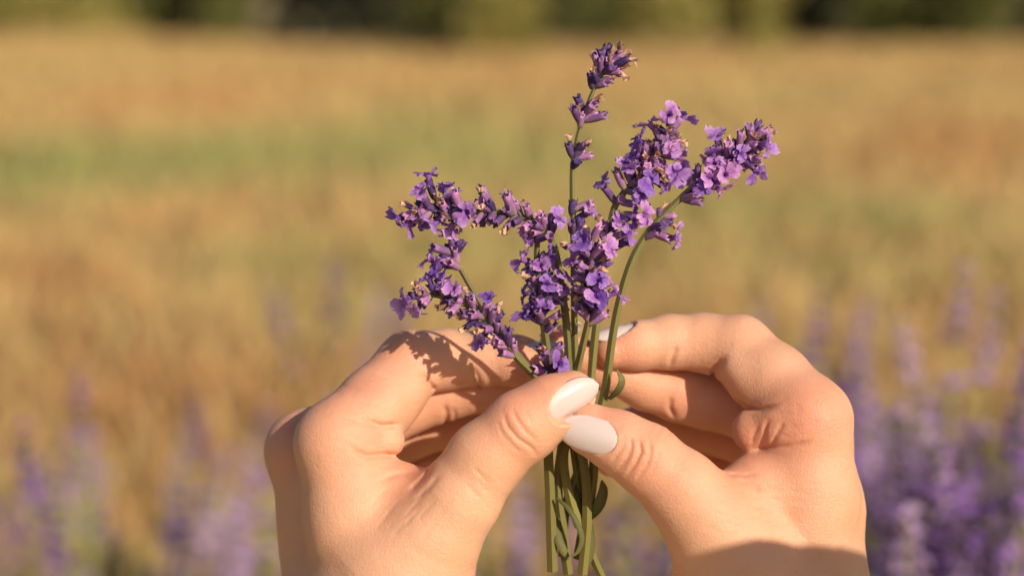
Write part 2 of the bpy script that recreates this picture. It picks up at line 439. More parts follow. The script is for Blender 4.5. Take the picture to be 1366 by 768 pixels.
# ------------------------------------------------------------------ implicit surfaces for the hands
class Field:
    def __init__(s, lo, hi, h):
        s.h = h; s.lo = np.array(lo, float)
        s.n = np.ceil((np.array(hi, float) - s.lo) / h).astype(int) + 1
        s.ax = [s.lo[i] + h * np.arange(s.n[i]) for i in range(3)]
    def new(s): return np.full(s.n, 60.0, dtype=np.float32)
    def box(s, lo, hi):
        a = np.clip(np.floor((np.array(lo) - s.lo) / s.h).astype(int), 0, s.n)
        b = np.clip(np.ceil((np.array(hi) - s.lo) / s.h).astype(int) + 1, 0, s.n)
        sl = tuple(slice(a[i], b[i]) for i in range(3))
        X, Y, Z = np.meshgrid(*[s.ax[i][sl[i]].astype(np.float32) for i in range(3)], indexing='ij', sparse=True)
        return sl, X, Y, Z
    @staticmethod
    def smin(a, b, k):
        h = np.maximum(k - np.abs(a - b), 0) / k
        return np.minimum(a, b) - h * h * k * 0.25
    def cone(s, A, a, b, ra, rb, k, flat=None):
        a = np.asarray(a, float); b = np.asarray(b, float)
        pad = max(ra, rb) + k + 12
        sl, X, Y, Z = s.box(np.minimum(a, b) - pad, np.maximum(a, b) + pad)
        if any(q.stop <= q.start for q in sl): return
        ba = b - a; L2 = float(ba @ ba) + 1e-6
        px, py, pz = X - a[0], Y - a[1], Z - a[2]
        t = np.clip((px * ba[0] + py * ba[1] + pz * ba[2]) / L2, 0, 1)
        qx, qy, qz = px - t * ba[0], py - t * ba[1], pz - t * ba[2]
        d2 = qx * qx + qy * qy + qz * qz
        if flat is not None:
            n, f = flat; n = np.asarray(n, float) / np.linalg.norm(n)
            w = qx * n[0] + qy * n[1] + qz * n[2]
            d2 = d2 + w * w * (1 / f ** 2 - 1)
        d = np.sqrt(d2) - (ra + (rb - ra) * t)
        A[sl] = s.smin(A[sl], d.astype(np.float32), k)
    def chain(s, A, pts, k=10, flat=None):
        P = [(loc3(*p[:3]), p[3]) for p in pts]
        for (a, ra), (b, rb) in zip(P, P[1:]):
            s.cone(A, a, b, ra, rb, k, flat)
    def blob(s, A, c, rad, k, rot=None):
        """ellipsoid union; rad = three radii"""
        c = loc3(*c); rad = np.asarray(rad, float); m = rad.max() + k + 8
        sl, X, Y, Z = s.box(c - m, c + m)
        if any(q.stop <= q.start for q in sl): return
        x, y, z = X - c[0], Y - c[1], Z - c[2]
        if rot is not None:
            cs, sn = math.cos(rot), math.sin(rot)
            x, y = x * cs + y * sn, -x * sn + y * cs
        k0 = np.sqrt((x / rad[0]) ** 2 + (y / rad[1]) ** 2 + (z / rad[2]) ** 2)
        k1 = np.sqrt((x / rad[0] ** 2) ** 2 + (y / rad[1] ** 2) ** 2 + (z / rad[2] ** 2) ** 2) + 1e-6
        d = k0 * (k0 - 1) / k1
        A[sl] = s.smin(A[sl], d.astype(np.float32), k)
    def crease(s, A, uv, w, depth, z0, z1, soft=12):
        """groove along a line of photo pixels on skin lying between heights z0 and z1"""
        uv = np.asarray(uv, float)
        zc = (z0 + z1) / 2
        P = np.array([loc3(u, v, zc)[:2] for u, v in uv])
        m = 4 * w + 10
        lo = np.array([*(P.min(0) - m), z0 - soft]); hi = np.array([*(P.max(0) + m), z1 + soft])
        sl, X, Y, Z = s.box(lo, hi)
        if any(q.stop <= q.start for q in sl): return
        sc = (1 - zc / F) / (1 - Z / F)
        x2, y2 = X * sc, Y * sc
        best = None; n = len(P) - 1
        for i in range(n):
            a, b = P[i], P[i + 1]; ba = b - a; L2 = ba @ ba + 1e-6
            t = np.clip(((x2 - a[0]) * ba[0] + (y2 - a[1]) * ba[1]) / L2, 0, 1)
            d2 = (x2 - a[0] - t * ba[0]) ** 2 + (y2 - a[1] - t * ba[1]) ** 2
            g = (i + t) / n
            f = np.exp(-d2 / (w * w)) * np.clip(4 * np.minimum(g, 1 - g) + 0.25, 0, 1)
            best = f if best is None else np.maximum(best, f)
        zw = np.clip((Z - z0) / soft + 1, 0, 1) * np.clip((z1 - Z) / soft + 1, 0, 1)
        A[sl] += (depth * best * zw).astype(np.float32)
    def bump(s, A, c, r, hgt):
        c = loc3(*c); m = 3 * r
        sl, X, Y, Z = s.box(c - m, c + m)
        d2 = (X - c[0]) ** 2 + (Y - c[1]) ** 2 + (Z - c[2]) ** 2
        A[sl] -= (hgt * np.exp(-d2 / (r * r))).astype(np.float32)
    def nailbed(s, A, nail):
        o, a, b, n, L, Wd, Rt, Rs = nail
        sl, X, Y, Z = s.box(o - L, o + L)
        x, y, z = X - o[0], Y - o[1], Z - o[2]
        sa = x * a[0] + y * a[1] + z * a[2]
        sb = x * b[0] + y * b[1] + z * b[2]
        sn = x * n[0] + y * n[1] + z * n[2]
        h = -sb ** 2 / (2 * Rt) - sa ** 2 / (2 * Rs)
        k = (np.abs(sb / (Wd * .49)) ** 2.3 + np.abs((sa - L * .03) / (L * .51)) ** 2.3) ** (1 / 2.3)
        mask = np.clip((1.13 - k) / .16, 0, 1) * (sn > -14)
        cut = (sn - h + 2.0)
        A[sl] = np.where(mask > 0, np.maximum(A[sl], cut - 14 * (1 - mask)), A[sl])
    def extract(s, A):
        n = s.n
        neg = A < 0
        c = neg[:-1, :-1, :-1].astype(np.int8)
        for i in (0, 1):
            for j in (0, 1):
                for k in (0, 1):
                    if i + j + k:
                        c = c + neg[i:n[0] - 1 + i, j:n[1] - 1 + j, k:n[2] - 1 + k]
        act = np.argwhere((c > 0) & (c < 8))
        idx = np.full(np.array(n) - 1, -1, dtype=np.int32)
        idx[tuple(act.T)] = np.arange(len(act))
        acc = np.zeros((len(act), 3)); cnt = np.zeros(len(act))
        cor = [np.array(q) for q in ((0, 0, 0), (1, 0, 0), (0, 1, 0), (1, 1, 0), (0, 0, 1), (1, 0, 1), (0, 1, 1), (1, 1, 1))]
        val = [A[tuple((act + q).T)] for q in cor]
        for p in range(8):
            for q in range(p + 1, 8):
                if np.abs(cor[p] - cor[q]).sum() != 1: continue
                va, vb = val[p], val[q]
                m = (va < 0) != (vb < 0)
                t = (va / np.where(m, va - vb, 1))[:, None]
                pt = cor[p] + (cor[q] - cor[p]) * t
                acc[m] += pt[m]; cnt[m] += 1
        V = (act + acc / cnt[:, None]) * s.h + s.lo
        Q = []
        for d in range(3):
            e1, e2 = [(1, 2), (2, 0), (0, 1)][d]
            sa = [slice(None)] * 3; sb = [slice(None)] * 3
            sa[d] = slice(0, -1); sb[d] = slice(1, None)
            ng, ps = neg[tuple(sa)], neg[tuple(sb)]
            ed = np.argwhere(ng != ps)
            ok = np.all(ed[:, [e1, e2]] > 0, axis=1) & (ed[:, e1] < n[e1] - 1) & (ed[:, e2] < n[e2] - 1)
            ed = ed[ok]
            fl = ng[tuple(ed.T)]
            u1 = np.zeros(3, int); u1[e1] = 1; u2 = np.zeros(3, int); u2[e2] = 1
            q = np.stack([idx[tuple((ed - u1 - u2).T)], idx[tuple((ed - u2).T)], idx[tuple(ed.T)], idx[tuple((ed - u1).T)]], 1)
            q[~fl] = q[~fl][:, ::-1]
            Q.append(q)
        Q = np.concatenate(Q); Q = Q[(Q >= 0).all(1)]
        return V, Q

def nail_frame(u, v, z, tip_u, tip_v, tip_z, nrm, L, Wd, Rt, Rs):
    o = loc3(u, v, z); a = loc3(tip_u, tip_v, tip_z) - o; a /= np.linalg.norm(a)
    n = np.array(nrm, float); n -= a * (n @ a); n /= np.linalg.norm(n)
    b = np.cross(n, a)
    return o, a, b, n, L, Wd, Rt, Rs

def nail_mesh(nail, m):
    o, a, b, n, L, Wd, Rt, Rs = nail
    NS, NT = 18, 13
    V = []
    def width(f):          # f 0 base .. 1 tip, almond
        base = min(1, math.sqrt(max(0, f / .22 * (2 - f / .22)))) if f < .22 else 1
        base = 0.35 + 0.65 * base if f < .22 else 1
        tip = 1 if f < .5 else math.sqrt(max(0, 1 - ((f - .5) / .5) ** 2.3))
        return base * tip * (0.94 + 0.06 * math.sin(f * 3.1))
    for side in (0, 1):
        for i in range(NS):
            f = i / (NS - 1)
            for j in range(NT):
                tt = -1 + 2 * j / (NT - 1)
                sb = tt * Wd / 2 * width(f)
                sa = (f - .5) * L - (0.5 * Wd * 0.10 * tt * tt if f < .2 else 0)
                h = -sb ** 2 / (2 * Rt) - sa ** 2 / (2 * Rs) - side * 3.2 + (0.8 if side == 0 else 0) * (1 - abs(tt) ** 4)
                V.append(o + a * sa + b * sb + n * h)
    Q = []
    T = NS * NT
    for i in range(NS - 1):
        for j in range(NT - 1):
            q = (i * NT + j, i * NT + j + 1, (i + 1) * NT + j + 1, (i + 1) * NT + j)
            Q.append(q[::-1]); Q.append(tuple(T + k for k in q))
    ring = [i * NT for i in range(NS)] + [(NS - 1) * NT + j for j in range(1, NT)] + [i * NT + NT - 1 for i in range(NS - 2, -1, -1)] + [j for j in range(NT - 2, 0, -1)]
    for p, q in zip(ring, ring[1:] + ring[:1]):
        Q.append((p, q, T + q, T + p)[::-1])
    me = mesh('fingernail', to_world(V), Q, [m], True)
    bm = bmesh.new(); bm.from_mesh(me); bmesh.ops.recalc_face_normals(bm, faces=bm.faces); bm.to_mesh(me); bm.free()
    return me

def skin_material():
    m = mat('skin', (0.7, 0.42, 0.3), 0.45)
    t, b = nodes(m)
    g = add(t, 'ShaderNodeNewGeometry'); P = g.outputs['Position']
    at = add(t, 'ShaderNodeAttribute'); at.attribute_name = 'blush'
    n1 = noise(t, 55, 4, P); n2 = noise(t, 300, 3, P)
    base = ramp(t, n1.outputs[0], [(0.3, (0.69, 0.365, 0.23)), (0.7, (0.75, 0.435, 0.29))]).outputs[0]
    base = mixc(t, at.outputs['Fac'], base, (0.70, 0.24, 0.16))
    fr = ramp(t, n2.outputs[0], [(0.64, (0, 0, 0)), (0.76, (1, 1, 1))])
    f2 = add(t, 'ShaderNodeMath', operation='MULTIPLY'); f2.inputs[1].default_value = 0.22
    t.links.new(fr.outputs[0], f2.inputs[0])
    base = mixc(t, f2.outputs[0], base, (0.50, 0.22, 0.12))
    t.links.new(base, b.inputs['Base Color'])
    b.inputs['Subsurface Weight'].default_value = 0.5
    b.inputs['Subsurface Radius'].default_value = (1.0, 0.32, 0.16)
    b.inputs['Subsurface Scale'].default_value = 0.0034
    b.inputs['Specular IOR Level'].default_value = 0.38
    rr = ramp(t, n1.outputs[0], [(0.3, (0.46,) * 3), (0.7, (0.60,) * 3)])
    t.links.new(rr.outputs[0], b.inputs['Roughness'])
    # fine skin relief: criss-cross lines and pores
    vor = add(t, 'ShaderNodeTexVoronoi', feature='DISTANCE_TO_EDGE'); vor.inputs['Scale'].default_value = 1150
    mp = add(t, 'ShaderNodeMapping'); mp.inputs['Scale'].default_value = (1, 1, 0.55)
    nd = noise(t, 260, 2, P)
    vm = add(t, 'ShaderNodeVectorMath', operation='MULTIPLY_ADD'); vm.inputs[1].default_value = (0.0022,) * 3
    t.links.new(nd.outputs['Color'], vm.inputs[0]); t.links.new(P, vm.inputs[2])
    t.links.new(vm.outputs[0], mp.inputs[0]); t.links.new(mp.outputs[0], vor.inputs['Vector'])
    vr = ramp(t, vor.outputs['Distance'], [(0.0, (0, 0, 0)), (0.16, (1, 1, 1))])
    n3 = noise(t, 650, 6, P, 0.62)
    sm = add(t, 'ShaderNodeMath', operation='MULTIPLY_ADD'); sm.inputs[1].default_value = 0.40
    t.links.new(vr.outputs[0], sm.inputs[0]); t.links.new(n3.outputs[0], sm.inputs[2])
    m2 = add(t, 'ShaderNodeMapping'); m2.inputs['Scale'].default_value = (1, 1, 5.5); m2.inputs['Rotation'].default_value = (0, 0.35, 0)
    t.links.new(vm.outputs[0], m2.inputs[0]); n5 = noise(t, 240, 3, m2.outputs[0])
    s2 = add(t, 'ShaderNodeMath', operation='MULTIPLY_ADD'); s2.inputs[1].default_value = 1.1
    t.links.new(n5.outputs[0], s2.inputs[0]); t.links.new(sm.outputs[0], s2.inputs[2])
    bp = add(t, 'ShaderNodeBump'); bp.inputs['Strength'].default_value = 0.5; bp.inputs['Distance'].default_value = 0.00024
    t.links.new(s2.outputs[0], bp.inputs['Height']); t.links.new(bp.outputs[0], b.inputs['Normal'])
    return m

def nail_material():
    m = mat('milky_nail_polish', (0.67, 0.565, 0.555), 0.16)
    t, b = nodes(m)
    g = add(t, 'ShaderNodeNewGeometry')
    v = add(t, 'ShaderNodeTexVoronoi'); v.inputs['Scale'].default_value = 1700
    t.links.new(g.outputs['Position'], v.inputs['Vector'])
    r = ramp(t, v.outputs['Distance'], [(0.10, (1, 1, 1)), (0.2, (0, 0, 0))])
    n = noise(t, 190, 2, g.outputs['Position'])
    k = ramp(t, n.outputs[0], [(0.5, (0, 0, 0)), (0.7, (.8, .8, .8))])
    mm = add(t, 'ShaderNodeMath', operation='MULTIPLY'); t.links.new(r.outputs[0], mm.inputs[0]); t.links.new(k.outputs[0], mm.inputs[1])
    c = mixc(t, mm.outputs[0], (0.67, 0.565, 0.555), (0.80, 0.58, 0.72))
    t.links.new(c, b.inputs['Base Color'])
    b.inputs['Subsurface Weight'].default_value = 0.3
    b.inputs['Subsurface Radius'].default_value = (1, .6, .5); b.inputs['Subsurface Scale'].default_value = 0.001
    b.inputs['Coat Weight'].default_value = 0.6; b.inputs['Coat Roughness'].default_value = 0.08
    return m

def sleeve_mesh(pts, m):
    """added out-of-frame cloth tube along the arm from below the wrist round the elbow to the shoulder; points are local units, not pixels"""
    path = smooth_path([np.array([p[0] - 683, 384 - p[1], p[2], p[3]], float) for p in pts], 10)
    V, Q = [], []; n = 28; N = len(path)
    up = np.array([0.2, 0.3, 1.0])
    for i in range(N):
        d = (path[min(i + 1, N - 1)] - path[max(i - 1, 0)])[:3]; d /= np.linalg.norm(d)
        s = np.cross(d, up); s /= np.linalg.norm(s); w = np.cross(s, d)
        for k in range(n):
            a = k / n * 6.2832
            r = path[i][3] * (1 + (1 - .8 * i / N) * (.05 * math.sin(3 * a + i * .5) * math.sin(i * .9) + .03 * math.sin(5 * a - i * .8)))
            V.append(path[i][:3] + s * math.cos(a) * r + w * math.sin(a) * r)
    for i in range(N - 1):
        for k in range(n): Q.append((i * n + k, i * n + (k + 1) % n, (i + 1) * n + (k + 1) % n, (i + 1) * n + k))
    d = (path[-1] - path[-2])[:3]; d /= np.linalg.norm(d)
    for j, (f, rr) in enumerate(((.5, .86), (.85, .5))):        # rounded shoulder
        for k in range(n):
            c = V[(N - 1) * n + k] - path[-1][:3]
            V.append(path[-1][:3] + c * rr + d * path[-1][3] * f)
        b0 = (N - 1 + j) * n
        for k in range(n): Q.append((b0 + k, b0 + (k + 1) % n, b0 + n + (k + 1) % n, b0 + n + k))
    Q.append(tuple((N + 1) * n + k for k in range(n)))
    return mesh('unseen_sleeve', to_world(V), Q, [m], True)

HV = 2.1     # voxel edge in photo pixels (about half a millimetre)

def build_hand(label, palm, palm_k, webs, fingers, thumb, creases, bumps, nails, blush, lo, hi, skin, nail_m, unseen_sleeve, cloth):
    lo3 = (lo[0] - 683, 384 - hi[1], lo[2]); hi3 = (hi[0] - 683, 384 - lo[1], hi[2])
    f = Field(lo3, hi3, HV)
    P = f.new()
    for pts in palm: f.chain(P, pts, palm_k)
    for pts in webs: f.chain(P, pts, 22)
    D = f.new()
    for pts in fingers + [thumb]:
        A = f.new(); f.chain(A, pts, 14)
        D = f.smin(D, A, 4.0)
    A = f.smin(P, D, 26.0)
    for c, rad, k, rot in bumps: f.blob(A, c, rad, k, rot)
    for uv, w, dep, z0, z1 in creases: f.crease(A, uv, w, dep, z0, z1)
    for n in nails: f.nailbed(A, n)
    V, Q = f.extract(A)
    me = quads_mesh('hand', to_world(V), Q, [skin], True)
    bl = np.zeros(len(V))
    for u, v, z, r, s_ in blush:
        bl = np.maximum(bl, s_ * np.exp(-((V - loc3(u, v, z)) ** 2).sum(1) / (r * r)))
    at = me.attributes.new('blush', 'FLOAT', 'POINT'); at.data.foreach_set('value', bl.astype(np.float32))
    o = link('hand', me); tag(o, label, 'hand', 'pair of hands holding the sprigs')
    for n in nails:
        link('fingernail', nail_mesh(n, nail_m), o)
    sl = link('unseen_sleeve', sleeve_mesh(unseen_sleeve, cloth), o); sl['label'] = 'unseen off-white shirtsleeve, added out of frame'
    return o

def make_hands():
    skin, nm = skin_material(), nail_material()
    cloth = mat('linen', (0.62, 0.57, 0.48), 0.9)
    # ---------------- hand whose thumb comes from the left of the stems
    palm = [[(452, 592, -22, 55), (478, 690, -30, 66), (500, 800, -40, 80)],
            [(408, 602, -112, 55), (438, 700, -118, 62), (466, 810, -118, 84)],
            [(415, 640, -190, 49), (450, 740, -150, 66), (470, 830, -130, 80)],
            [(440, 685, -262, 43), (460, 770, -200, 62), (475, 850, -160, 74)],
            [(490, 815, -90, 112), (470, 900, -55, 110), (430, 1100, 20, 118), (380, 1330, 120, 140)],
            [(575, 715, 12, 60), (540, 770, -5, 88), (510, 840, -30, 110)]]
    webs = [[(478, 668, -32, 46), (530, 664, -25, 44), (578, 676, -8, 46)],
            [(440, 640, -90, 55), (500, 690, -110, 60)]]
    index = [(452, 590, -25, 55), (502, 540, -66, 51), (548, 486, -104, 45), (595, 479, -112, 40), (640, 479, -110, 36), (690, 481, -100, 33), (738, 486, -88, 23)]
    middle = [(410, 600, -110, 50), (500, 558, -146, 44), (588, 523, -164, 40), (665, 514, -152, 34), (742, 517, -122, 24)]
    ring = [(418, 640, -195, 46), (505, 594, -250, 41), (592, 562, -265, 37), (665, 562, -235, 32), (732, 578, -178, 23)]
    pinky = [(440, 685, -262, 41), (515, 650, -300, 36), (580, 620, -318, 33), (640, 608, -288, 28), (708, 598, -225, 21)]
    thumb = [(570, 722, 12, 60), (612, 664, 26, 54), (648, 612, 34, 49), (697, 568, 40, 46), (735, 543, 36, 41), (763, 526, 28, 32)]
    creases = [([(560, 497), (573, 512), (580, 520)], 4, 5, -110, -20), ([(640, 520), (637, 503), (630, 490)], 4, 3.5, -130, -50),
               ([(490, 560), (503, 566), (512, 568), (530, 566)], 4, 6, -60, 40), ([(470, 600), (489, 609), (508, 606), (530, 606)], 4, 5, -60, 40),
               ([(508, 640), (530, 632), (548, 632)], 4, 2.5, -40, 60),
               ([(545, 655), (562, 640), (578, 622)], 4, 3.5, -40, 60), ([(556, 665), (572, 650), (586, 634)], 3.5, 2.5, -40, 70),
               ([(593, 540), (596, 553), (594, 566)], 4, 4, -190, -120), ([(604, 545), (607, 552), (606, 560)], 3, 2, -190, -120),
               ([(672, 552), (677, 568), (690, 584), (708, 596), (716, 606)], 2.6, 2.6, 20, 110), ([(684, 546), (690, 560), (702, 576), (718, 590)], 2.6, 2.2, 20, 110),
               ([(664, 562), (670, 578), (684, 594), (698, 606)], 2.4, 1.3, 20, 110), ([(700, 546), (704, 556), (714, 568)], 2.2, 1.0, 20, 110)]
    for i in range(16):     # fine folds on the knuckle side of the index finger
        u, v = 478 + random.uniform(-22, 30), 560 + random.uniform(-62, 40)
        creases.append(([(u - 14, v - 4), (u, v), (u + 14, v + 4)], 2.2, random.uniform(.3, .9), -80, 60))
    for i in range(12):     # folds over the web
        u, v = 560 + random.uniform(-60, 40), 668 + random.uniform(-24, 40)
        creases.append(([(u - 10, v + 12), (u, v), (u + 12, v - 12)], 2.4, random.uniform(.4, 1.0), -40, 90))
    for i in range(14):
        f_ = random.random(); u, v = 620 + 50 * f_, 665 - 60 * f_
        u += random.uniform(-15, 20); v += random.uniform(-8, 24)
        creases.append(([(u - 9, v - 10), (u, v), (u + 9, v + 9)], 2.2, random.uniform(.3, .8), 10, 110))
    bumps = [((520, 588, -30), (20, 20, 24), 12, 0), ((535, 528, -72), (30, 44, 34), 18, -0.8),
             ((505, 545, -30), (22, 30, 22), 26, -.7), ((722, 588, 20), (17, 20, 28), 12, -.7)]
    nails = [nail_frame(768, 533, 60, 803, 513, 46, (0.05, -0.42, 0.9), 80, 46, 26, 190),
             nail_frame(740, 458, -80, 790, 461, -72, (0.05, 0.90, 0.42), 86, 36, 22, 190),
             nail_frame(750, 497, -140, 800, 500, -118, (0.2, 0.8, -0.5), 60, 32, 22, 150)]
    blush = [(470, 500, 0, 60, .5), (520, 470, -60, 55, .45), (690, 540, 60, 50, .5), (730, 520, 50, 45, .55), (480, 600, 20, 60, .35), (725, 480, -90, 50, .6),
             (560, 625, 10, 50, .4), (600, 570, -200, 90, .4), (400, 590, -60, 60, .4), (735, 580, -180, 60, .7), (710, 600, -225, 60, .7)]
    build_hand('hand with its back in shade, thumb nail lying above the other thumb', palm, 34, webs, [index, middle, ring, pinky], thumb,
               creases, bumps, nails, blush, (250, 415, -370), (830, 1240, 290), skin, nm,
               [(430, 1085, 15, 150), (385, 1250, 110, 185), (300, 1500, 330, 235), (-320, 1680, 620, 265), (-420, 1480, 900, 285), (-560, 900, 1300, 330), (-620, 640, 1450, 330)], cloth)
    # ---------------- hand with the shaded wrist
    palm = [[(1078, 560, -22, 54), (1074, 660, -34, 66), (1056, 800, -40, 92)],
            [(1085, 585, -108, 50), (1082, 680, -98, 66), (1064, 810, -90, 94)],
            [(1082, 622, -190, 47), (1075, 730, -150, 64), (1055, 830, -130, 84)],
            [(1062, 670, -258, 43), (1062, 760, -200, 60), (1050, 850, -160, 74)],
            [(1042, 800, -70, 116), (1058, 900, -45, 106), (1100, 1100, 30, 116), (1150, 1330, 130, 138)],
            [(962, 712, 16, 62), (985, 770, -2, 80), (1010, 840, -25, 100)]]
    webs = [[(975, 686, -6, 48), (1010, 660, -20, 50), (1056, 646, -28, 50)],
            [(1070, 640, -90, 52), (1020, 690, -110, 60)]]
    index = [(1078, 560, -25, 55), (1032, 510, -64, 51), (985, 466, -100, 46), (940, 457, -112, 39), (893, 456, -112, 36), (850, 461, -102, 32), (816, 469, -90, 24)]
    middle = [(1085, 585, -110, 48), (1030, 562, -152, 44), (965, 533, -168, 43), (905, 524, -160, 39), (862, 514, -146, 33), (800, 488, -125, 29), (742, 462, -112, 24)]
    ring = [(1082, 622, -195, 45), (1020, 596, -245, 41), (955, 570, -262, 38), (880, 560, -240, 33), (800, 582, -182, 24)]
    pinky = [(1062, 670, -258, 41), (1010, 640, -300, 36), (955, 610, -315, 33), (890, 612, -285, 28), (815, 615, -222, 22)]
    thumb = [(985, 742, 10, 68), (935, 682, 28, 56), (909, 652, 34, 50), (861, 611, 38, 45), (825, 589, 36, 39), (788, 573, 31, 35)]
    creases = [([(966, 478), (955, 490), (950, 502)], 4.5, 6, -120, -20), ([(893, 488), (898, 472), (903, 462)], 4, 3, -130, -50),
               ([(985, 536), (995, 543), (1015, 546), (1036, 540)], 4, 5, -70, 50),
               ([(1014, 595), (1019, 584), (1021, 570), (1026, 560)], 2.6, 2.6, -60, 50), ([(1030, 597), (1033, 585), (1040, 572), (1046, 564)], 2.8, 2.8, -60, 50),
               ([(1003, 592), (1005, 580), (1012, 566)], 2.6, 1.4, -60, 50),
               ([(1005, 600), (1030, 595), (1055, 595), (1080, 588)], 3.5, 3.5, -60, 50),
               ([(895, 530), (893, 543), (900, 556)], 4, 4, -190, -110),
               ([(985, 640), (1000, 645), (1015, 655)], 3.5, 2.5, -30, 60), ([(970, 632), (990, 634), (1010, 632)], 3, 2, -30, 60),
               ([(842, 584), (842, 598), (836, 612), (824, 626)], 2.6, 2.6, 20, 110), ([(852, 586), (855, 602), (848, 618), (836, 634)], 2.6, 3.2, 20, 110),
               ([(866, 588), (868, 606), (862, 622), (850, 638)], 2.6, 2.6, 20, 110), ([(880, 600), (876, 616), (868, 630)], 2.4, 1.2, 20, 110),
               ([(836, 584), (828, 600), (816, 616)], 3, 1.8, 20, 110)]
    for i in range(14):
        u, v = 1066 + random.uniform(-24, 20), 566 + random.uniform(-34, 30)
        q = random.uniform(-5, 5); l = random.uniform(5, 13); creases.append(([(u - l, v + q), (u, v), (u + l, v - q + random.uniform(-2, 2))], 2.2, random.uniform(.3, .9), -60, 60))
    for i in range(14):
        u, v = 1010 + random.uniform(-60, 60), 680 + random.uniform(-40, 40)
        creases.append(([(u - 14, v - 3), (u, v), (u + 14, v + 5)], 2.4, random.uniform(.3, .8), -40, 90))
    for i in range(12):
        u, v = 845 + random.uniform(-25, 50), 580 + random.uniform(-15, 45)
        creases.append(([(u + 6, v - 10), (u, v), (u - 6, v + 10)], 2.0, random.uniform(.3, .8), 20, 110))
    bumps = [((1004, 574, -36), (28, 30, 30), 14, 0), ((1000, 508, -66), (28, 46, 34), 16, .8), ((945, 538, -158), (40, 34, 34), 14, 0.2),
             ((1040, 566, -18), (34, 30, 34), 18, 0)]
    nails = [nail_frame(783, 580, 70, 742, 569, 59, (-0.05, -0.05, 1.0), 82, 48, 27, 190),
             nail_frame(818, 438, -90, 785, 446, -84, (-0.10, 0.93, 0.36), 66, 36, 20, 170),
             nail_frame(748, 438, -128, 775, 430, -130, (0.0, 0.8, -0.6), 60, 34, 22, 170)]
    blush = [(1080, 550, 30, 70, .5), (1000, 590, 10, 60, .4), (860, 620, 80, 55, .35), (810, 560, 60, 45, .45), (740, 460, -90, 60, .7), (815, 470, -70, 50, .4),
             (985, 620, 0, 60, .35), (900, 540, -140, 90, .3), (960, 610, -280, 90, .6), (800, 600, -200, 80, .6)]
    build_hand('hand with a shaded wrist, thumb nail lying below the other thumb', palm, 34, webs, [index, middle, ring, pinky], thumb,
               creases, bumps, nails, blush, (690, 395, -370), (1300, 1240, 290), skin, nm,
               [(1095, 1085, 25, 150), (1150, 1260, 120, 190), (1260, 1500, 340, 235), (1490, 1640, 610, 265), (1600, 1500, 820, 270), (1960, 1040, 1080, 285), (2110, 760, 1190, 295), (2060, 560, 1240, 300), (1905, 550, 1251, 300), (1750, 543, 1262, 300)], cloth)  # unseen shirt arm, added; shoulder run levelled so its shadow crosses the wrist

# ------------------------------------------------------------------ the cut sprigs
def sprig_mats():
    def grad(name, stops, jit, rough=0.7, tr=0.0, attr='t', spec=0.3, bump=0.0):
        m = mat(name, stops[0][1], rough)
        t, b = nodes(m); b.inputs['Specular IOR Level'].default_value = spec
        at = add(t, 'ShaderNodeAttribute'); at.attribute_name = attr
        oi = add(t, 'ShaderNodeObjectInfo'); g = add(t, 'ShaderNodeNewGeometry')
        n = noise(t, 900, 3, g.outputs['Position'])
        a1 = add(t, 'ShaderNodeMath', operation='MULTIPLY_ADD'); a1.inputs[1].default_value = 0.35; t.links.new(n.outputs[0], a1.inputs[0]); t.links.new(at.outputs['Fac'], a1.inputs[2])
        a2 = add(t, 'ShaderNodeMath', operation='SUBTRACT'); t.links.new(a1.outputs[0], a2.inputs[0]); a2.inputs[1].default_value = 0.175
        r = ramp(t, a2.outputs[0], stops)
        j = ramp(t, oi.outputs['Random'], jit)
        c = mixc(t, 1.0, r.outputs[0], j.outputs[0], 'MULTIPLY')
        t.links.new(c, b.inputs['Base Color'])
        if bump:
            bp = add(t, 'ShaderNodeBump'); bp.inputs['Strength'].default_value = bump; bp.inputs['Distance'].default_value = 0.0003
            n4 = noise(t, 2500, 3, g.outputs['Position']); t.links.new(n4.outputs[0], bp.inputs['Height']); t.links.new(bp.outputs[0], b.inputs['Normal'])
        if tr: translucent(m, tr, c)
        return m
    return dict(
        calyx=grad('sprig_calyx', [(0.0, (0.30, 0.30, 0.16)), (0.3, (0.24, 0.17, 0.24)), (0.7, (0.26, 0.12, 0.36)), (1.0, (0.44, 0.28, 0.50))], [(0.0, (0.22, 0.2, 0.45)), (0.3, (0.5, 0.45, 0.6)), (0.6, (1.1, 1.0, 1.0)), (1.0, (1.7, 1.45, 1.3))], 0.75, 0.12, bump=0.6),
        corolla=grad('sprig_corolla', [(0.0, (0.24, 0.08, 0.42)), (0.45, (0.48, 0.23, 0.70)), (1.0, (0.70, 0.46, 0.84))], [(0.0, (0.42, 0.36, 0.72)), (0.35, (0.85, 0.85, 0.95)), (1.0, (1.25, 1.15, 1.0))], 0.5, 0.4),
        dry=grad('dried_corolla', [(0.0, (0.40, 0.20, 0.13)), (0.5, (0.72, 0.46, 0.31)), (1.0, (0.78, 0.55, 0.42))], [(0.0, (0.45, 0.38, 0.42)), (0.4, (1, 1, 1)), (1.0, (1.1, 1.05, 1.0))], 0.75, 0.3),
        stem=grad('sprig_stem', [(0.0, (0.19, 0.175, 0.055)), (0.6, (0.165, 0.16, 0.06)), (1.0, (0.15, 0.14, 0.08))], [(0.0, (0.9, 0.9, 0.9)), (1.0, (1.25, 1.2, 1.1))], 0.6, bump=0.4),
        leaf=grad('sprig_leaf', [(0.0, (0.10, 0.10, 0.035)), (1.0, (0.19, 0.19, 0.065))], [(0.0, (0.8, 0.8, 0.8)), (1.0, (1.2, 1.2, 1.2))], 0.6, 0.2))

def setattr_t(me, vals):
    a = me.attributes.new('t', 'FLOAT', 'POINT'); a.data.foreach_set('value', np.asarray(vals, dtype=np.float32))

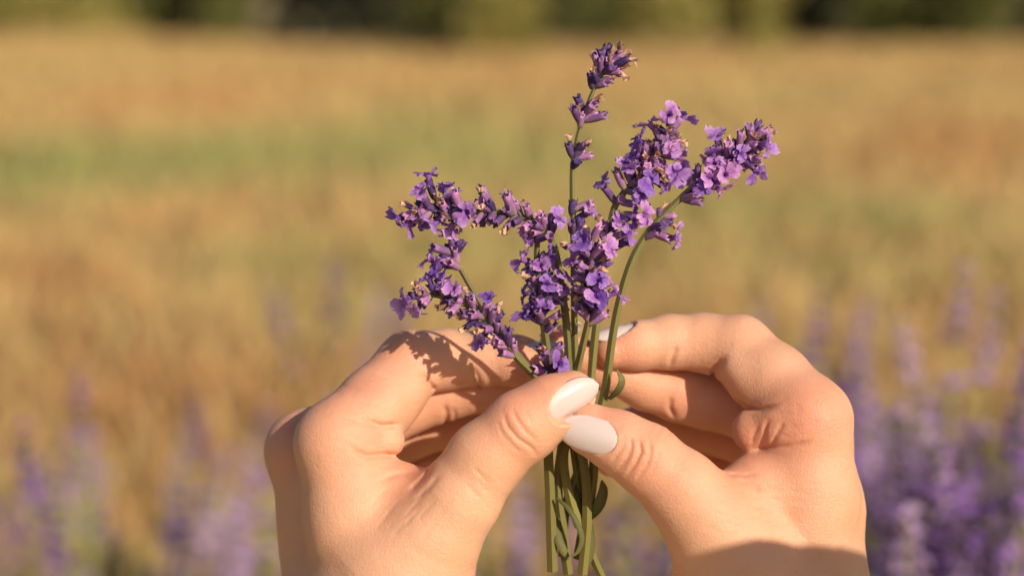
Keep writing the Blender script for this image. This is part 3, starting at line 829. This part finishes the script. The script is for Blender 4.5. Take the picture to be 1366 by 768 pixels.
def calyx_mesh(M, seed):
    """ribbed tube with a toothed mouth, unit length along z"""
    rd = random.Random(seed)
    prof = [(0.0, .06), (.08, .15), (.3, .20), (.6, .215), (.85, .20), (1.0, .235)]
    V, Q, T = [], [], []; n = 16
    bend = rd.uniform(-.12, .12)
    for i, (z, r) in enumerate(prof):
        for k in range(n):
            a = k / n * 6.2832
            rr = r * (1 + .10 * (1 if k % 2 else -1))
            zz = z
            if i == len(prof) - 1: zz += (.10 if (k // 2) % 2 else -.04) + rd.uniform(-.03, .03); 
            rr *= .82; V.append((rr * math.cos(a) + bend * z * z, rr * math.sin(a), zz)); T.append(z)
    # inside of the mouth
    for k in range(n):
        a = k / n * 6.2832
        V.append((.12 * math.cos(a) + bend * .8, .12 * math.sin(a), .8)); T.append(.55)
    for i in range(len(prof)):
        for k in range(n):
            Q.append((i * n + k, i * n + (k + 1) % n, (i + 1) * n + (k + 1) % n, (i + 1) * n + k))
    c = len(V); V.append((bend * .7, 0, .75)); T.append(.4)
    for k in range(n): Q.append((len(prof) * n + k, len(prof) * n + (k + 1) % n, c))
    me = mesh('calyx', V, Q, [M['calyx']], True); setattr_t(me, T)
    return me

def corolla_mesh(M, seed):
    """two-lipped flower: a tube that flares into two large upper and three smaller lower lobes, unit size"""
    rd = random.Random(seed)
    V, Q, T = [], [], []; n = 10
    for z, r in ((-.25, .10), (.1, .13), (.32, .18), (.45, .25)):
        for k in range(n):
            a = k / n * 6.2832
            V.append((r * math.cos(a), r * math.sin(a), z)); T.append(max(0, .1 + z * .5))
    for i in range(3):
        for k in range(n): Q.append((i * n + k, i * n + (k + 1) % n, (i + 1) * n + (k + 1) % n, (i + 1) * n + k))
    for a0, L, wd, up in ((1.1, .62, .30, .42), (2.05, .60, .30, .45), (3.75, .42, .22, .16), (4.71, .50, .26, .02), (5.67, .42, .22, .16)):
        a0 += rd.uniform(-.12, .12); L *= rd.uniform(.85, 1.15); up += rd.uniform(-.12, .14); wd *= rd.uniform(.9, 1.15)
        rad = Vector((math.cos(a0), math.sin(a0), 0)); tan = Vector((-math.sin(a0), math.cos(a0), 0))
        b0 = len(V); NR, NC = 6, 5
        curl = rd.uniform(-.42, .22)
        for i in range(NR):
            f = i / (NR - 1)
            ww = wd * (.55 + .75 * math.sin(min(1, f * 1.15) * 2.2)) * (1 if f < .8 else math.sqrt(max(.05, 1 - ((f - .8) / .21) ** 2)))
            for j in range(NC):
                s = -1 + 2 * j / (NC - 1)
                p = rad * (.20 + L * f) + tan * (s * ww) + Vector((0, 0, .42 + up * f + curl * f * f + .10 * s * s * (1 - f) + .05 * math.sin(s * 4 + f * 7 + seed)))
                p += Vector((rd.uniform(-.035, .035), rd.uniform(-.035, .035), rd.uniform(-.07, .07))) * (.4 + f); V.append(p); T.append(.22 + .62 * f + .1 * abs(s) + rd.uniform(-.12, .12))
        for i in range(NR - 1):
            for j in range(NC - 1):
                Q.append((b0 + i * NC + j, b0 + i * NC + j + 1, b0 + (i + 1) * NC + j + 1, b0 + (i + 1) * NC + j))
    me = mesh('corolla', V, Q, [M['corolla']], True); setattr_t(me, T)
    return me

def dry_mesh(M, seed):
    """shrivelled flower: crumpled little twist hanging out of the calyx"""
    rd = random.Random(seed)
    V, Q, T = [], [], []; n, N = 8, 8
    ph = rd.random() * 6
    for i in range(N):
        f = i / (N - 1)
        r = .09 + .06 * math.sin(f * 3) + .20 * f ** 2.5
        cx, cy = .22 * math.sin(f * 2.6 + ph) * f, .22 * math.cos(f * 2.2 + ph) * f
        for k in range(n):
            a = k / n * 6.2832 + f * 1.5
            rr = r * (1 + .45 * f * math.sin(3 * a + ph + f * 4) + rd.uniform(-.22, .22))
            V.append((cx + rr * math.cos(a), cy + rr * math.sin(a) * .75, -.15 + f * .85 + .16 * f * math.sin(2 * a + ph) + rd.uniform(-.05, .05))); T.append(f + rd.uniform(-.2, .2))
    for i in range(N - 1):
        for k in range(n): Q.append((i * n + k, i * n + (k + 1) % n, (i + 1) * n + (k + 1) % n, (i + 1) * n + k))
    me = mesh('dried_corolla', V, Q, [M['dry']], True); setattr_t(me, T)
    return me

def smooth_path(P, per=8):
    P = [np.asarray(p, float) for p in P]
    P = [2 * P[0] - P[1]] + P + [2 * P[-1] - P[-2]]
    out = []
    for i in range(1, len(P) - 2):
        p0, p1, p2, p3 = P[i - 1:i + 3]
        for k in range(per):
            t = k / per
            out.append(.5 * ((2 * p1) + (p2 - p0) * t + (2 * p0 - 5 * p1 + 4 * p2 - p3) * t * t + (3 * p1 - p0 - 3 * p2 + p3) * t ** 3))
    out.append(P[-2])
    return np.array(out)

def stem_mesh(M, path, r0, r1, name='stem'):
    """square, grooved stem along a path (world points); r in metres from foot to tip"""
    V, Q, T = [], [], []; n = 8; N = len(path)
    up = np.array([0.3, -1.0, 0.2])
    for i in range(N):
        d = path[min(i + 1, N - 1)] - path[max(i - 1, 0)]; d /= np.linalg.norm(d) + 1e-12
        s = np.cross(d, up); s /= np.linalg.norm(s) + 1e-12; w = np.cross(s, d)
        f = i / (N - 1); r = r0 + (r1 - r0) * f
        for k in range(n):
            a = k / n * 6.2832 + .3
            rr = r * (1.12 if k % 2 == 0 else .80)
            V.append(path[i] + s * math.cos(a) * rr + w * math.sin(a) * rr); T.append(f)
    for i in range(N - 1):
        for k in range(n): Q.append((i * n + k, i * n + (k + 1) % n, (i + 1) * n + (k + 1) % n, (i + 1) * n + k))
    Q.append(tuple(range(n))[::-1]); Q.append(tuple(range((N - 1) * n, N * n)))
    me = mesh(name, V, Q, [M['stem']], False); setattr_t(me, T)
    return me

def leaf_mesh(M, path, wid, nrm):
    V, Q, T = [], [], []; N = len(path)
    for i in range(N):
        d = path[min(i + 1, N - 1)] - path[max(i - 1, 0)]; d /= np.linalg.norm(d) + 1e-12
        s = np.cross(d, nrm); s /= np.linalg.norm(s) + 1e-12; w = np.cross(s, d)
        f = i / (N - 1); ww = wid * math.sin(math.pi * min(.97, .12 + .88 * f)) ** .7
        for side in (0, 1):
            for k, o, h in ((0, -1, .35), (1, 0, 0), (2, 1, .35)):
                V.append(path[i] + s * o * ww + w * (h * ww - side * 0.00022)); T.append(f)
    for i in range(N - 1):
        for k in (0, 1):
            Q.append((i * 6 + k, i * 6 + k + 1, i * 6 + 7 + k, i * 6 + 6 + k))
            Q.append((i * 6 + 9 + k, i * 6 + 10 + k, i * 6 + 4 + k, i * 6 + 3 + k))
        Q.append((i * 6, i * 6 + 6, i * 6 + 9, i * 6 + 3)); Q.append((i * 6 + 5, i * 6 + 11, i * 6 + 8, i * 6 + 2))
    me = mesh('leaf', V, Q, [M['leaf']], True); setattr_t(me, T)
    return me

def make_sprigs():
    M = sprig_mats()
    CAL = [calyx_mesh(M, i) for i in range(6)]
    COR = [corolla_mesh(M, i) for i in range(8)]
    DRY = [dry_mesh(M, i) for i in range(6)]
    rd = random.Random(11)
    toW = lambda p: Vector(to_world(p)[0].tolist())
    def sprig(label, pts, fresh, dry, buds, whorls, r0=6.0, r1=3.6, leaves=()):
        """pts: stem from foot to tip (u, v, z); fresh/dry/buds: pixel places of flowers; whorls: (u, v, n, reach)"""
        path = smooth_path([loc3(*p) for p in pts], 7)
        wp = to_world(path)
        root = empty('lavender_sprig', wp[0].tolist())
        tag(root, label, 'flower', 'cut lavender sprigs held in the fingers')
        org = Vector(wp[0].tolist())
        link('stem', stem_mesh(M, wp - wp[0], r0 * 1.02 * UN, r1 * .72 * UN), root)
        for lp, wd, nr in leaves:
            q = to_world(smooth_path([loc3(*p) for p in lp], 6)) - wp[0]
            link('leaf', leaf_mesh(M, q, wd * UN, np.array(nr, float)), root)
        def near(E, back):
            d = np.linalg.norm((path - E)[:, :2], axis=1); i = int(d.argmin())
            # step back towards the foot so that the floret leans forward
            acc = 0
            while i > 0 and acc < back:
                acc += np.linalg.norm(path[i] - path[i - 1]); i -= 1
            return path[i], path[min(i + 1, len(path) - 1)] - path[max(i - 1, 0)]
        def floret(E, kind, size):
            B, tg = near(E, rd.uniform(6, 16))
            dvec = E - B; L = float(np.linalg.norm(dvec))
            if L < 8: dvec = dvec + np.array([rd.uniform(-6, 6), rd.uniform(-6, 6), 14.0]); L = float(np.linalg.norm(dvec))
            cl = min(L * .78, 30 * size) if kind != 'bud' else min(L, 34 * size)
            cl = max(cl, 18 * size)
            D = Vector(dvec.tolist()).normalized()
            Bs = Vector(B.tolist())
            if L > cl * 1.6:           # long reach: a short stalk carries the calyx
                p0, p1 = Bs, Bs + D * (L - cl * (1.0 if kind == 'bud' else 1.28))
                pw = to_world([np.array(p0), np.array((p0 + p1) / 2) + np.array([0, 0, 1.5]), np.array(p1)]) - wp[0]
                link('flower_stalk', stem_mesh(M, pw, 1.8 * UN, 1.5 * UN, 'flower_stalk'), root)
                Bs = p1
            Dw = (RC @ D).normalized()
            q = Dw.to_track_quat('Z', 'Y') @ Matrix.Rotation(rd.random() * 6.28, 3, 'Z').to_quaternion()
            c = link('calyx', CAL[rd.randrange(len(CAL))], root)
            c.location = toW(np.array(Bs)) - org
            c.rotation_euler = q.to_euler()
            wds = rd.uniform(.85, 1.1) * size * 31 * UN
            c.scale = (wds, wds, cl * UN)
            if kind == 'bud': return
            me = COR[rd.randrange(len(COR))] if kind == 'fresh' else DRY[rd.randrange(len(DRY))]
            f = link('corolla' if kind == 'fresh' else 'dried_corolla', me, c)
            s = (22 if kind == 'fresh' else 18) * size * rd.uniform(.88, 1.15) * UN
            # undo the calyx stretch so that the flower keeps its own shape
            f.location = (0, 0, .92)
            tilt = Matrix.Rotation(rd.uniform(-.5, .5), 4, 'X') @ Matrix.Rotation(rd.random() * 6.28, 4, 'Z')
            f.matrix_local = Matrix.Translation((0, 0, .92)) @ Matrix.Diagonal((1 / wds, 1 / wds, 1 / (cl * UN), 1)) @ tilt @ Matrix.Diagonal((s, s, s, 1))
        def zat(u, v):
            E = loc3(u, v, 0); d = np.linalg.norm((path - E)[:, :2], axis=1)
            return path[int(d.argmin())][2]
        for lst, kind in ((fresh, 'fresh'), (dry, 'dry'), (buds, 'bud')):
            for p in lst:
                u, v = p[:2]
                z = zat(u, v) + (p[2] if len(p) > 2 else rd.uniform(-4, 26))
                floret(loc3(u, v, z), kind, rd.uniform(.9, 1.1) * (1.0 if kind != 'dry' else .9))
        for (u, v, n, reach, pf, pdry) in whorls:
            n = max(2, round(n * .62)); pdry += .16
            z0 = zat(u, v); c = loc3(u, v, z0)
            i = int(np.linalg.norm((path - c), axis=1).argmin())
            tg = path[min(i + 1, len(path) - 1)] - path[max(i - 1, 0)]; tg /= np.linalg.norm(tg)
            s = np.cross(tg, [0.1, 0.2, 1.0]); s /= np.linalg.norm(s); w = np.cross(tg, s)
            for k in range(n):
                a = k / n * 6.2832 + rd.uniform(-.3, .3)
                E = path[i] + (s * math.cos(a) + w * math.sin(a)) * reach * rd.uniform(.7, 1.05) + tg * rd.uniform(-4, 18)
                x = rd.random()
                floret(E, 'fresh' if x < pf else ('dry' if x < pf + pdry else 'bud'), rd.uniform(.8, 1.0))
        return root

    sprig('sprig bent over sideways, its open violet tip reaching past the index finger',
          [(758, 765, -30), (751, 715, -28), (744, 650, -30), (750, 590, -32), (758, 520, -38), (757, 450, -20), (750, 390, -6), (738, 326, 6), (716, 298, 14), (688, 288, 16), (655, 282, 16), (615, 284, 14), (575, 282, 12), (545, 285, 10)],
          [(529, 291), (560, 254), (569, 234), (576, 278), (590, 246), (622, 283), (744, 289), (606, 262)],
          [(640, 252), (534, 272), (613, 298), (631, 304), (671, 309), (683, 262)],
          [(606, 252), (587, 287), (649, 266), (651, 296), (550, 293), (560, 296), (640, 250), (675, 260), (700, 274), (668, 290), (718, 284), (709, 311), (731, 312), (640, 268), (660, 300), (694, 306)],
          [(585, 283, 9, 20, .3, .15), (610, 284, 7, 18, .15, .1), (650, 281, 6, 18, 0, .15), (686, 288, 8, 20, 0, .2), (722, 303, 9, 22, .2, .1), (560, 284, 6, 16, .3, .1)])
    sprig('sprig drooping low over the index finger, casting its shadow on the skin',
          [(777, 766, -22), (783, 690, -20), (779, 620, -24), (760, 560, -30), (735, 525, -30), (708, 496, -16), (690, 478, 0), (668, 449, 20), (645, 424, 32), (615, 403, 38), (580, 394, 40), (552, 393, 40)],
          [(583, 368), (571, 375), (541, 396), (606, 381), (635, 459), (652, 396), (562, 407)],
          [(553, 379), (613, 442), (669, 411), (613, 420), (640, 440)],
          [(597, 420), (609, 399), (624, 420), (657, 410), (679, 440), (669, 470), (560, 402), (590, 384), (630, 396), (650, 448), (660, 460), (684, 456)],
          [(570, 394, 7, 16, .25, .15), (600, 399, 8, 18, .15, .2), (630, 413, 9, 20, .1, .25), (655, 434, 8, 20, .1, .2), (668, 450, 5, 18, 0, .2)])
    sprig('short sprig with a single half-open head between the two drooping ones',
          [(806, 776, -40), (790, 740, -38), (776, 690, -36), (768, 620, -36), (755, 560, -38), (722, 510, -34), (690, 472, -14), (662, 436, 0), (640, 404, 6), (620, 370, 8), (607, 345, 8), (601, 322, 8)],
          [(601, 314), (567, 349), (578, 352)], [(590, 352)], [(578, 330), (613, 322), (597, 348), (608, 342), (588, 340)],
          [(606, 342, 6, 17, .1, .2)], 5.0, 3.2)
    sprig('deep violet sprig standing upright on a thick green stem',
          [(737, 762, -18), (734, 668, -16), (731, 585, -22), (733, 520, -34), (730, 470, -24), (725, 432, -12), (719, 392, -4), (716, 345, 0), (717, 318, 0)],
          [(700, 348), (709, 364), (731, 336), (735, 384), (700, 418), (749, 366), (746, 402), (759, 386), (722, 400), (746, 482)],
          [(724, 466), (738, 428)],
          [(709, 390), (716, 414), (739, 428), (703, 378), (727, 372), (722, 474), (709, 494), (749, 458), (716, 488), (745, 420)],
          [(717, 362, 8, 20, .35, 0), (719, 390, 9, 22, .5, 0), (723, 416, 8, 20, .35, .1), (729, 476, 5, 16, .2, .3)], 6.4, 4.4)
    sprig('faded sprig with peach withered florets in the middle of the bunch',
          [(773, 702, -24), (760, 663, -22), (752, 612, -26), (762, 560, -34), (769, 500, -34), (777, 462, -10), (786, 422, 14), (789, 382, 24), (788, 342, 28), (787, 316, 28)],
          [(775, 332), (766, 346), (811, 334), (823, 390), (800, 372), (797, 400)],
          [(777, 380), (769, 398), (808, 360), (789, 362), (749, 326), (786, 306), (798, 345), (782, 398)],
          [(786, 316), (804, 326), (820, 346), (811, 379), (779, 418), (804, 411), (790, 348), (766, 366), (760, 380), (818, 368), (772, 412), (800, 300)],
          [(788, 336, 9, 24, .15, .25), (789, 360, 9, 26, .1, .35), (788, 386, 10, 26, .15, .3), (786, 410, 8, 22, .05, .3)], 6.0, 4.0)
    sprig('tallest sprig, thin and straight with widely spaced withered whorls',
          [(770, 745, -44), (778, 690, -42), (779, 620, -40), (772, 560, -44), (768, 500, -44), (766, 420, -36), (765, 340, -30), (764, 280, -28), (764, 224, -28), (770, 186, -26), (780, 152, -24), (792, 120, -22), (806, 95, -20), (818, 78, -18)],
          [(786, 284, 6)],
          [(838, 66), (845, 76), (828, 62), (785, 190), (838, 98), (792, 92), (800, 130)],
          [(790, 74), (804, 66), (814, 74), (788, 98), (808, 110), (824, 96), (800, 88), (768, 130), (764, 140), (800, 152), (810, 154), (790, 140), (756, 192), (768, 214), (790, 206), (778, 196), (790, 270), (760, 296), (776, 296), (762, 268)],
          [(806, 96, 8, 20, .06, .25), (814, 84, 6, 18, 0, .3), (783, 146, 5, 16, .1, .2), (768, 196, 3, 14, 0, .3)], 5.0, 3.0)
    sprig('full sprig in bright violet bloom beside the tallest one',
          [(777, 764, -28), (784, 690, -30), (792, 625, -34), (788, 560, -42), (789, 500, -44), (797, 420, -38), (806, 345, -30), (814, 300, -26), (822, 272, -24), (840, 248, -20), (858, 228, -18), (878, 205, -16), (892, 178, -16), (898, 160, -16)],
          [(890, 149), (914, 155), (867, 165), (853, 185), (853, 204), (838, 228), (867, 241), (804, 243), (910, 212), (898, 251), (904, 231), (857, 259), (845, 290), (863, 290), (822, 298), (840, 311), (880, 222), (845, 215)],
          [(876, 206), (912, 190), (900, 180), (880, 226), (890, 240)],
          [(886, 185), (896, 178), (906, 186), (820, 228), (866, 222), (874, 236), (846, 246), (828, 262), (880, 192), (898, 196), (834, 320), (850, 275), (805, 308), (900, 202)],
          [(842, 246, 8, 20, .4, .05), (860, 226, 9, 22, .35, .1), (878, 205, 8, 22, .3, .2), (890, 184, 7, 20, .15, .3), (822, 300, 4, 16, .4, 0)], 6.0, 4.0)
    sprig('arching sprig with a curved bare stem and a violet head pointing away from the bunch',
          [(751, 742, -36), (754, 680, -36), (775, 620, -38), (797, 560, -44), (808, 515, -40), (817, 450, -26), (828, 395, -16), (844, 345, -10), (866, 308, -8), (890, 282, -8), (915, 258, -8), (940, 236, -8), (966, 214, -8), (990, 196, -8), (1010, 178, -8)],
          [(955, 181), (953, 218), (980, 218), (945, 239), (963, 253), (1012, 231), (1019, 192), (1000, 214), (935, 246), (905, 322), (972, 236)],
          [(1040, 167), (1004, 182), (900, 300)],
          [(1010, 161), (1020, 172), (1002, 168), (925, 256), (936, 270), (930, 262), (974, 192), (980, 200), (960, 226), (1000, 190), (1024, 182), (880, 310), (886, 302), (893, 318), (1034, 168)],
          [(935, 242, 8, 20, .25, 0), (955, 223, 8, 22, .4, 0), (978, 205, 8, 22, .35, .05), (1000, 187, 8, 20, .2, .15), (886, 292, 3, 14, 0, .2)], 6.0, 4.2,
          leaves=[([(812, 532, -36), (824, 520, -20), (829, 506, -14), (823, 493, -18)], 5.5, (0.5, -1, 0.2)),
                  ([(784, 692, -30), (797, 675, -26), (804, 655, -28), (803, 640, -34)], 8, (0.3, -1, 0.1)),
                  ([(743, 664, -4), (758, 678, 4), (770, 698, 8), (776, 718, 6), (770, 736, 2), (760, 742, 0)], 3.8, (0.2, -1, 0.3)),
                  ([(763, 640, -34), (768, 665, -30), (776, 690, -28), (784, 706, -30)], 7, (0.2, -1, 0.1)),
                  ([(745, 690, -24), (744, 715, -16), (752, 735, -14), (760, 745, -18)], 6, (0.2, -1, 0.1)),
                  ([(785, 690, -34), (787, 720, -30), (784, 745, -30), (776, 768, -34)], 7, (0.2, -1, 0.1))])

make_ground()
make_grass()
make_trees()
make_lavender_plants(lav_mats())
make_hands()
make_sprigs()
